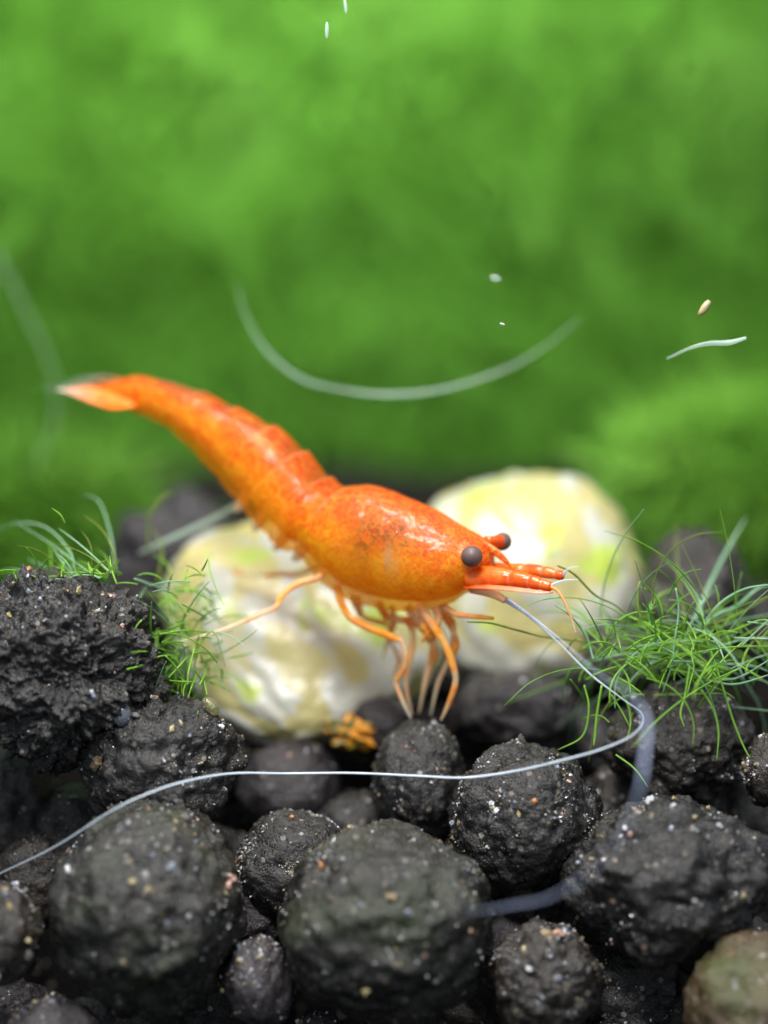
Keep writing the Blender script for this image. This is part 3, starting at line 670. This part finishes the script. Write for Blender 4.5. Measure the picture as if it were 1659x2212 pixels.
# walking legs: radius swells in each article and pinches at the joints
limb('leg', [(700, 1215), (679, 1227), (640, 1241), (605, 1240), (578, 1243), (560, 1244), (535, 1239), (506, 1236)], 0.10, [7, 7, 6, 5.5, 5.5, 4, 4.5, 4], [0.3, 0.3, 0.25, 0.0, 0.0, 0.9, 0.8, 0.0])
limb('leg', [(706, 1232), (684, 1249), (650, 1258), (625, 1272), (605, 1292), (596, 1311), (570, 1323), (539, 1337), (510, 1350), (470, 1365), (425, 1377), (383, 1387)], [-0.09, -0.11, -0.14, -0.17, -0.20, -0.24, -0.28, -0.33, -0.38, -0.43, -0.48, -0.53],
     [8, 7.5, 7, 6.5, 6.5, 5.5, 6.5, 5, 5.5, 5, 4, 2], [0.3, 0.25, 0.15, 0.0, 0.0, 0.3, 0.6, 0.3, 0.65, 0.65, 0.65, 0.65])
limb('leg', [(728, 1262), (733, 1290), (742, 1312), (758, 1334), (790, 1353), (825, 1367), (858, 1380), (868, 1386), (876, 1412), (874, 1440), (862, 1462), (855, 1474), (864, 1500), (876, 1528), (888, 1552)], -0.075,
     [9, 8.5, 8, 8.5, 8.5, 8, 7.5, 6.5, 7, 6.5, 6, 5, 5.5, 4, 2], [0.1, 0.0, 0.0, 0.0, 0.1, 0.0, 0.0, 0.6, 0.35, 0.2, 0.1, 0.4, 0.35, 0.85, 0.95])
limb('leg', [(905, 1305), (925, 1335), (943, 1363), (958, 1385), (970, 1412), (979, 1440), (984, 1463), (982, 1484), (973, 1510), (963, 1534), (952, 1556)], -0.05,
     [10, 9.5, 9, 8, 8.5, 8, 6.5, 7, 6, 4.5, 2], [0.5, 0.3, 0.0, 0.1, 0.0, 0.05, 0.7, 0.1, 0.15, 0.4, 0.8])
limb('leg', [(815, 1300), (826, 1318), (838, 1334), (862, 1338), (884, 1344), (892, 1372), (888, 1410), (880, 1448), (878, 1490), (890, 1545)], 0.02,
     [9, 9, 9, 8, 9, 7, 8, 6, 5, 2], [0.2, 0.0, 0.0, 0.4, 0.0, 0.5, 0.2, 0.4, 0.45, 0.6])
limb('leg', [(880, 1308), (900, 1340), (925, 1366), (936, 1392), (936, 1416), (928, 1440), (918, 1475), (905, 1540)], 0.05,
     [10, 11, 12, 8, 11, 8, 6, 2], [0.3, 0.4, 0.0, 0.4, 0.05, 0.4, 0.5, 0.7])
limb('leg', [(955, 1305), (964, 1330), (974, 1346), (980, 1366), (984, 1392), (978, 1412), (962, 1440), (945, 1480), (930, 1545)], 0.06,
     [10, 11, 11, 7, 10, 8, 6, 5, 2], [0.4, 0.1, 0.0, 0.5, 0.0, 0.2, 0.5, 0.6, 0.8])
limb('leg', [(770, 1288), (776, 1305), (778, 1318), (772, 1330)], 0.09, [8, 7, 6, 3], [0.2, 0.0, 0.1, 0.6])
limb('leg', [(845, 1308), (852, 1340), (842, 1372), (848, 1392), (862, 1425), (852, 1460), (858, 1485), (884, 1545)], 0.11,
     [8, 7, 7.5, 5.5, 6, 4.5, 4.5, 2], [0.3, 0.1, 0.0, 0.6, 0.2, 0.5, 0.4, 0.7])
limb('leg', [(760, 1284), (768, 1310), (790, 1335), (828, 1346), (842, 1360), (836, 1392), (826, 1425)], 0.10, [7.5, 7, 7, 6.5, 5, 5, 2], [0.3, 0.1, 0.2, 0.0, 0.5, 0.4, 0.7])
limb('feeding_limb', [(960, 1312), (985, 1326), (1010, 1330), (1040, 1333), (1066, 1336)], -0.02, [8, 7, 5.5, 5.5, 3.5], [0.3, 0.2, 0.2, 0.05, 0.0])
limb('feeding_limb', [(940, 1312), (948, 1335), (940, 1356), (925, 1368), (912, 1385)], -0.03, [9, 8, 9, 8, 4], [0.3, 0.3, 0.0, 0.0, 0.3])
limb('feeding_limb', [(905, 1308), (915, 1335), (922, 1352), (930, 1372), (924, 1388)], -0.02, [8, 10, 17, 13, 4], [0.4, 0.3, 0.0, 0.05, 0.3])
# swimming legs tucked under the abdomen
for (x, y), o in zip([(646, 1196), (606, 1172), (560, 1130), (520, 1088)], [-0.05, -0.05, -0.045, -0.04]):
    for sg in (1, -1):
        limb('swimmeret', [(x + 14, y - 26), (x + 4, y - 6), (x - 6, y + 8), (x - 16, y + 14)], o * sg, [12, 13, 10, 3], [0.2, 0.4, 0.6, 0.8])

# antennules, their whips, and the clear scales below them
def segs(name, pts, off, rad, joints, mat=M_ANT):
    n = 70; cl = np.full(n, 0.0)
    for j in joints: cl = np.maximum(cl, 0.4 * np.exp(-((np.linspace(0, 1, n) - j) / 0.012) ** 2))
    rr = lin(rad, n)
    for j in joints: rr = rr * (1 - 0.10 * np.exp(-((np.linspace(0, 1, n) - j) / 0.03) ** 2))
    return limb(name, pts, off, list(rr), list(cl), mat, 14, n)
segs('antennule', [(1016, 1250), (1060, 1248), (1105, 1250), (1150, 1257), (1190, 1268)], -0.045, [28, 26, 20, 16, 11], [0.50, 0.72, 0.88])
segs('antennule', [(1040, 1236), (1085, 1237), (1130, 1234), (1175, 1236), (1216, 1244)], 0.05, [24, 22, 17, 14, 10], [0.52, 0.74, 0.9])
blade('antenna_scale', [(1004, 1268), (1050, 1268), (1110, 1273), (1160, 1279), (1194, 1280)], [8, 9, 9, 7, 2], [-0.07, -0.09, -0.10, -0.10, -0.09], 0.25, [0.0, 0.2, 0.55, 0.7, 0.1], M_ANT, 3.5)
blade('antenna_scale', [(1030, 1250), (1080, 1248), (1130, 1244), (1175, 1246), (1205, 1250)], [10, 15, 15, 11, 3], [0.08, 0.10, 0.11, 0.11, 0.10], -0.4, [0.0, 0.2, 0.4, 0.5, 0.3], M_ANT, 3.0)
limb('antennule_whip', [(1188, 1266), (1205, 1258), (1225, 1253), (1250, 1252)], -0.045, [4, 3, 2.2, 1.2], [0.2, 0.5, 0.6, 0.8], M_FLAG)
limb('antennule_whip', [(1190, 1268), (1206, 1278), (1222, 1305), (1234, 1335), (1244, 1368)], -0.05, [4.5, 3.6, 3, 2.4, 1.5], [0.1, 0.2, 0.3, 0.4, 0.5], M_LEG)
limb('antennule_whip', [(1214, 1244), (1224, 1232), (1236, 1226), (1250, 1224)], 0.05, [4, 2.6, 2, 1.2], [0.2, 0.6, 0.7, 0.8], M_FLAG)
limb('antenna_base', [(1020, 1268), (1050, 1276), (1072, 1285), (1092, 1298)], -0.06, [14, 12, 10, 7], [0.2, 0.3, 0.5, 0.4])
M_FLAGB = clear_mat('bluish_flagellum', ((0.30, 0.36, 0.62), (0.42, 0.48, 0.74)), (0.5, 0.58, 0.8), 0.9, 0.1, 0.35, 0.0, 0.2)
def whip(name, pts, rad, clear, mat=M_FLAG):
    P = [S(x, y, -0.06) if Y is None else at(x, y, Y) for x, y, Y in pts]
    V, F, C = tube_data(P, [r * KP for r in rad], sides=8, n=160, clear=clear)
    return add(name, mesh_np(name, V, F, attrs={'clear': C}), mat)
whip('antenna', [(1090, 1297, None), (1143, 1331, -0.04), (1206, 1388, -0.06), (1277, 1458, -0.10), (1345, 1510, -0.18), (1388, 1545, -0.30), (1370, 1585, -0.42), (1300, 1618, -0.44), (1200, 1646, -0.42), (1100, 1668, -0.38), (1000, 1680, -0.36), (900, 1676, -0.33), (760, 1670, -0.30),
                 (620, 1671, -0.29), (500, 1671, -0.34), (400, 1688, -0.42), (320, 1714, -0.47), (240, 1752, -0.50), (120, 1828, -0.45), (-20, 1896, -0.40)],
     [4.0, 3.4, 2.9, 2.6, 2.2, 2.0, 2.0, 2.1, 2.2, 2.3, 2.3, 2.3, 2.3, 2.3, 2.3, 2.2, 2.0, 1.8, 1.6, 1.3], [0.25, 0.35, 0.5, 0.65, 0.8, 0.85, 0.6, 0.35, 0.2, 0.1, 0.1, 0.1, 0.1, 0.1, 0.1, 0.1, 0.2, 0.4, 0.6, 0.7])
whip('antenna', [(1094, 1293, None), (1145, 1329, -0.10), (1215, 1385, -0.30), (1290, 1452, -0.60), (1360, 1500, -0.90), (1396, 1550, -1.10), (1392, 1640, -1.20), (1374, 1730, -1.25), (1310, 1850, -1.25), (1200, 1932, -1.2), (1110, 1955, -1.15), (1000, 1972, -1.1)],
     [4, 3.2, 2.6, 2.4, 2.6, 3.6, 4.2, 3.6, 2.2, 2.8, 2.8, 1.5], [0.3, 0.7, 0.88, 0.9, 0.85, 0.65, 0.6, 0.9, 1, 0.88, 0.85, 1], M_FLAGB)

# ------------------------------------------------------------------ hair algae tufts
def strand(px_pts, Ys, r, mat, parent, name='strand'):
    P = [at(x, y, Y) for (x, y), Y in zip(px_pts, Ys)]
    k = KP * 0.74
    V, F, C = tube_data(P, [r * k * 0.9, r * k, r * k, r * k * 0.8, r * k * 0.35], sides=6, n=6 * len(px_pts))
    V = V - np.array(parent.location)
    return link(name, mesh_np(name, V, F), mat, parent)
def tuft(label, root_px, Yr, keys, n_rand, spread, lens, seed, n_fuzz, ang=(0, 360), droop=0.35):
    rs = random.Random(seed)
    T = empty('algae_tuft', at(root_px[0], root_px[1], Yr)); tag(T, label, 'algae')
    for pts, Y0, Y1, r, m in keys:
        Ys = [Y0 + (Y1 - Y0) * i / (len(pts) - 1) for i in range(len(pts))]
        strand(pts, Ys, r, m, T)
    def rnd(l0, l1):
        a = math.radians(rs.uniform(*ang)); L = rs.uniform(l0, l1)
        x, y = root_px[0] + rs.gauss(0, spread[0]), root_px[1] + rs.gauss(0, spread[1]); Y = Yr + rs.gauss(0, 0.15)
        dY = rs.uniform(-0.35, 0.5); curl = rs.uniform(-0.9, 0.9); pts = []; Ys = []
        for i in range(5):
            pts.append((x, y)); Ys.append(Y)
            x += L / 4 * math.cos(a); y -= L / 4 * math.sin(a); Y += dY / 4
            a += curl / 4 - droop / 4 * (1 if math.cos(a) > 0 else -1)
        return pts, Ys
    for i in range(n_rand):
        pts, Ys = rnd(*lens)
        strand(pts, Ys, rs.uniform(1.3, 2.7), rs.choice([M_STR, M_STR, M_STR2, M_STR2, M_STR3]), T)
    VV, FF, n0 = [], [], 0
    for i in range(n_fuzz):
        pts, Ys = rnd(lens[0] * 0.3, lens[1] * 0.45)
        V, F, _ = tube_data([at(x, y, Y) for (x, y), Y in zip(pts, Ys)], [2 * KP, 2.2 * KP, 1 * KP], sides=4, n=10)
        VV.append(V - np.array(T.location)); FF += [tuple(a + n0 for a in f) for f in F]; n0 += len(V)
    o = link('fuzz', mesh_np('fuzz', np.vstack(VV), FF), M_STR, T); o['kind'] = 'stuff'
    return T
G, Tl, Ol = M_STR, M_STR2, M_STR3
tuft('bushy tuft of green hair algae growing on a dark pellet right before the head', (1450, 1405), 0.08, [
    ([(1205, 1222), (1240, 1240), (1285, 1285), (1330, 1308), (1370, 1345)], 0.0, 0.05, 3.6, Ol),
    ([(1010, 1343), (1060, 1346), (1120, 1362), (1190, 1378), (1290, 1388), (1380, 1392)], -0.05, 0.1, 3.4, Ol),
    ([(1384, 1338), (1378, 1300), (1383, 1258), (1410, 1282), (1450, 1322), (1480, 1350)], -0.02, 0.08, 3.6, Ol),
    ([(1520, 1345), (1560, 1300), (1610, 1272), (1665, 1262)], 0.05, -0.05, 4, Tl),
    ([(1500, 1370), (1545, 1330), (1590, 1310), (1640, 1270), (1670, 1268)], 0.1, 0.3, 5, Tl),
    ([(1500, 1355), (1580, 1335), (1640, 1300), (1668, 1285)], 0.1, 0.25, 4, Ol),
    ([(1545, 1375), (1590, 1360), (1640, 1340), (1670, 1342)], 0.1, -0.1, 3.4, G),
    ([(1550, 1470), (1600, 1462), (1670, 1420)], 0.0, -0.2, 3.5, Tl),
    ([(1530, 1470), (1590, 1478), (1670, 1455)], 0.0, -0.2, 3.6, Tl),
    ([(1520, 1360), (1540, 1420), (1560, 1480), (1585, 1560), (1610, 1620), (1630, 1650)], -0.05, -0.16, 3.6, G),
    ([(1515, 1490), (1540, 1530), (1552, 1580), (1548, 1645)], -0.05, -0.12, 3.8, G),
    ([(1490, 1440), (1480, 1500), (1470, 1540), (1478, 1570)], -0.05, -0.12, 3.6, G),
    ([(1460, 1270), (1466, 1320), (1458, 1380), (1450, 1440), (1430, 1500)], -0.08, -0.1, 3.2, Tl),
    ([(1420, 1420), (1380, 1412), (1320, 1418), (1250, 1440), (1190, 1462)], 0.05, 0.15, 2.8, Tl),
    ([(1400, 1400), (1330, 1375), (1290, 1410), (1260, 1470)], 0.02, 0.05, 3, G),
    ([(1300, 1480), (1290, 1540), (1285, 1590), (1282, 1610)], -0.12, -0.16, 4.2, G),
    ([(1262, 1480), (1272, 1530), (1258, 1590), (1205, 1620)], -0.05, -0.1, 3, G),
    ([(1320, 1500), (1345, 1540), (1360, 1570)], -0.12, -0.16, 2.8, G),
    ([(1330, 1630), (1370, 1660), (1400, 1700)], -0.15, -0.2, 3, G),
    ([(1480, 1340), (1470, 1280), (1462, 1200), (1460, 1130)], 0.25, 0.55, 3, Ol),
    ([(1500, 1340), (1530, 1270), (1570, 1190), (1610, 1120)], 0.3, 0.7, 6, Tl),
    ([(1430, 1370), (1400, 1330), (1420, 1290), (1460, 1270)], 0.15, 0.3, 4, G)],
    66, (100, 48), (110, 320), 5, 190, (-60, 240), 0.9)
tuft('thin tangle of curly green algae between the coarse pellet and the cream stone', (395, 1400), 0.16, [
    ([(415, 1500), (420, 1440), (430, 1395), (455, 1365), (470, 1378), (486, 1440)], 0.05, 0.0, 2.8, G),
    ([(425, 1460), (470, 1478), (500, 1495)], 0.05, 0.05, 2.4, G),
    ([(275, 1446), (310, 1436), (345, 1418), (390, 1415)], -0.26, 0.0, 3.4, G),
    ([(345, 1370), (400, 1362), (470, 1366)], -0.1, 0.1, 2.6, G),
    ([(400, 1510), (405, 1460), (412, 1390)], 0.05, 0.05, 4, G),
    ([(380, 1480), (375, 1430), (350, 1400)], 0.05, 0.05, 3.4, G),
    ([(340, 1310), (375, 1285), (420, 1275), (455, 1300), (475, 1350)], 0.2, 0.3, 4, G),
    ([(290, 1250), (350, 1268), (410, 1262)], 0.1, 0.3, 3, Tl),
    ([(320, 1190), (322, 1120), (345, 1080), (372, 1062)], 0.55, 0.6, 4, Ol),
    ([(340, 1260), (350, 1190), (330, 1140)], 0.5, 0.6, 4, Ol)],
    40, (40, 75), (50, 150), 8, 150, (0, 360), 0.5)
tuft('few pale wispy algae hairs rooted on top of the coarse crumbly pellet', (160, 1245), -0.02, [
    ([(240, 1238), (200, 1200), (165, 1170), (128, 1142)], -0.05, 0.15, 2.6, Tl),
    ([(215, 1250), (180, 1228), (150, 1205), (110, 1175), (40, 1132)], -0.08, 0.4, 2.6, Tl),
    ([(140, 1130), (130, 1112), (112, 1098)], 0.0, -0.02, 3.2, G),
    ([(165, 1240), (150, 1190), (100, 1140), (40, 1130), (-20, 1150)], 0.1, 0.6, 2.8, Tl),
    ([(250, 1240), (240, 1160), (215, 1085), (180, 1070)], 0.3, 0.6, 2.8, Tl)],
    14, (80, 8), (60, 150), 12, 40, (60, 200), 0.4)

# ------------------------------------------------------------------ soft moss masses
def moss(name, label, n, posfn, r, L, seed, mat, core=None, segs_=5):
    rs = np.random.default_rng(seed)
    pos, dr = posfn(n, rs)
    dr = dr / np.linalg.norm(dr, axis=1)[:, None]
    ln = rs.uniform(L[0], L[1], n); rad = rs.uniform(r[0], r[1], n)
    bend = rs.normal(size=(n, 3)) * 0.5; bend[:, 2] -= 0.25
    sides = 3; VV = np.zeros((n, segs_, sides, 3))
    ref = np.cross(dr, np.array((0.31, 0.2, 0.93))); ref /= np.linalg.norm(ref, axis=1)[:, None]; b2 = np.cross(dr, ref)
    for i in range(segs_):
        t = i / (segs_ - 1)
        c = pos + dr * (ln * t)[:, None] + bend * (ln * t * t * 0.6)[:, None]
        rr = rad * (1 - 0.75 * t)
        for j in range(sides):
            a = 2 * math.pi * j / sides
            VV[:, i, j] = c + rr[:, None] * (math.cos(a) * ref + math.sin(a) * b2)
    F = []
    base = np.arange(n)[:, None] * segs_ * sides
    q = np.array([(i * sides + j, i * sides + (j + 1) % sides, (i + 1) * sides + (j + 1) % sides, (i + 1) * sides + j) for i in range(segs_ - 1) for j in range(sides)])
    F = (base[:, :, None] + q[None]).reshape(-1, 4).tolist()
    V = VV.reshape(-1, 3)
    if core is not None:
        cv, cf = core; n0 = len(V); V = np.vstack([V, cv]); F += [tuple(a + n0 for a in f) for f in cf]
    o = link(name, mesh_np(name, V, F), mat)
    return tag(o, label, 'moss', None, 'stuff')
# the bank of moss that fills the back: leans forward towards the top
def bank_y(x, z):
    p = np.stack([x * 0.9, z * 0.9, 0 * x + 3.3], 1)
    return 7.2 - 0.5 * np.clip(z + 0.9, 0, 5) + 0.24 * fbm(p, 3) + 0.02 * x * x
gx, gz = 120, 90
xs = np.linspace(-6, 6, gx); zs = np.linspace(-1.6, 3.2, gz); XX, ZZ = np.meshgrid(xs, zs)
cv = np.stack([XX.ravel(), bank_y(XX.ravel(), ZZ.ravel()) + 0.25, ZZ.ravel()], 1)
cf = [(j * gx + i, j * gx + i + 1, (j + 1) * gx + i + 1, (j + 1) * gx + i) for j in range(gz - 1) for i in range(gx - 1)]
def bank(n, rs):
    x = rs.uniform(-5.0, 5.0, n); z = rs.uniform(-1.6, 3.2, n)
    y = bank_y(x, z)
    d = np.stack([rs.normal(0.1, 0.5, n), -0.7 + rs.normal(0, 0.3, n), 0.5 + rs.normal(0, 0.5, n)], 1)
    return np.stack([x, y, z], 1), d
moss('moss_bank', 'dense bright green moss bank filling everything behind the shrimp, far out of focus', 36000, bank, (0.007, 0.013), (0.15, 0.5), 5, M_MOSS, (cv, cf))
def clump(c, R, seed):
    D, F = ICO[4]
    cv = D * (1 + 0.3 * fbm(D * 1.6 + seed, 3))[:, None] * np.array(R) * 0.45 + np.array(c)
    def f(n, rs):
        d = rs.normal(size=(n, 3)); d /= np.linalg.norm(d, axis=1)[:, None]
        return np.array(c) + d * np.array(R) * (0.45 + 0.45 * rs.random((n, 1))), d + rs.normal(size=(n, 3)) * 0.4
    return f, (cv, F)
for px, py, Y, R, lab, sd in [(1700, 1040, 3.0, (0.95, 0.60, 0.42), 'bright green moss cushion hanging over the tall black pellet behind', 3),
                              (10, 1150, 2.5, (0.80, 0.50, 0.36), 'soft green moss cushion behind the coarse crumbly pellet', 4)]:
    f, core = clump(at(px, py, Y), R, sd)
    moss('moss_cushion', lab, 4500, f, (0.006, 0.011), (0.10, 0.30), sd, M_MOSSL, core)

# ------------------------------------------------------------------ loose threads and flecks in the water
def thread(label, pts, Y, rad, clear, name='thread', cat='thread'):
    P = [at(x, y, Y if not isinstance(Y, (list, tuple)) else Y[i]) for i, (x, y) in enumerate(pts)]
    V, F, C = tube_data(P, [r * KP for r in rad], sides=8, n=70, clear=clear)
    o = link(name, mesh_np(name, V - np.array(P[0]), F, attrs={'clear': C}), M_THREAD); o.location = P[0]
    return tag(o, label, cat)
thread('long pale thread hanging in a wide curve above the shrimp', [(515, 620), (530, 680), (570, 750), (640, 812), (720, 838), (830, 852), (950, 842), (1070, 806), (1160, 760), (1250, 690)], -0.80,
       [2.5, 3.2, 3.5, 3.4, 3, 3.6, 3.2, 3.4, 2.8, 2], [1, 0.95, 0.80, 0.72, 0.82, 0.66, 0.72, 0.82, 0.95, 1])
thread('short bluish white thread floating below the yellow fleck', [(1440, 775), (1490, 752), (1530, 742), (1575, 740), (1612, 730)], 0.15, [3, 3.5, 5, 6, 3], [0.95, 0.8, 0.55, 0.4, 0.4])
thread('straight pale thread slanting up behind the tail toward the cream stone', [(300, 1195), (350, 1172), (420, 1140), (470, 1115), (520, 1085)], 0.75, [4, 6, 6, 6, 4], [0.9, 0.35, 0.3, 0.45, 0.8])
thread('faint teal thread hanging beside the tail fan', [(-10, 540), (60, 680), (112, 800), (118, 900), (85, 990), (60, 1060)], 2.3, [7, 7, 6, 7, 7, 5], [1, 1, 1, 1, 1, 1])
def fleck(px, py, Y, rx, ry, rot, label, mat, clear=0.0):
    D, F = ICO[2]; k = pxs(Y)
    V = D * (1 + 0.25 * fbm(D * 1.7 + px, 2))[:, None] * np.array([rx, min(rx, ry), ry]) * k
    o = link('fleck', mesh_np('fleck', V, F, attrs={'clear': np.full(len(V), clear)}), mat); o.location = at(px, py, Y); o.rotation_euler = (0, rot, 0)
    tag(o, label, 'fleck')
fleck(1522, 665, 0.05, 8, 20, 0.6, 'cream yellow fleck drifting in the water above the bluish thread', G_MATS[2])
fleck(1070, 600, 0.35, 14, 7, 0.2, 'faint round pale fleck floating above the head of the shrimp', M_THREAD, 0.82)
fleck(1085, 700, 0.05, 6, 2.5, 0.3, 'tiny white fleck floating below a faint round one', G_MATS[0])
fleck(706, 64, 0.2, 4, 17, 0.05, 'thin upright white fleck high in the water before the moss', M_THREAD, 0.4)
fleck(746, 12, 0.15, 4, 16, -0.1, 'thin white fleck highest of all in the water before the moss', M_THREAD, 0.4)
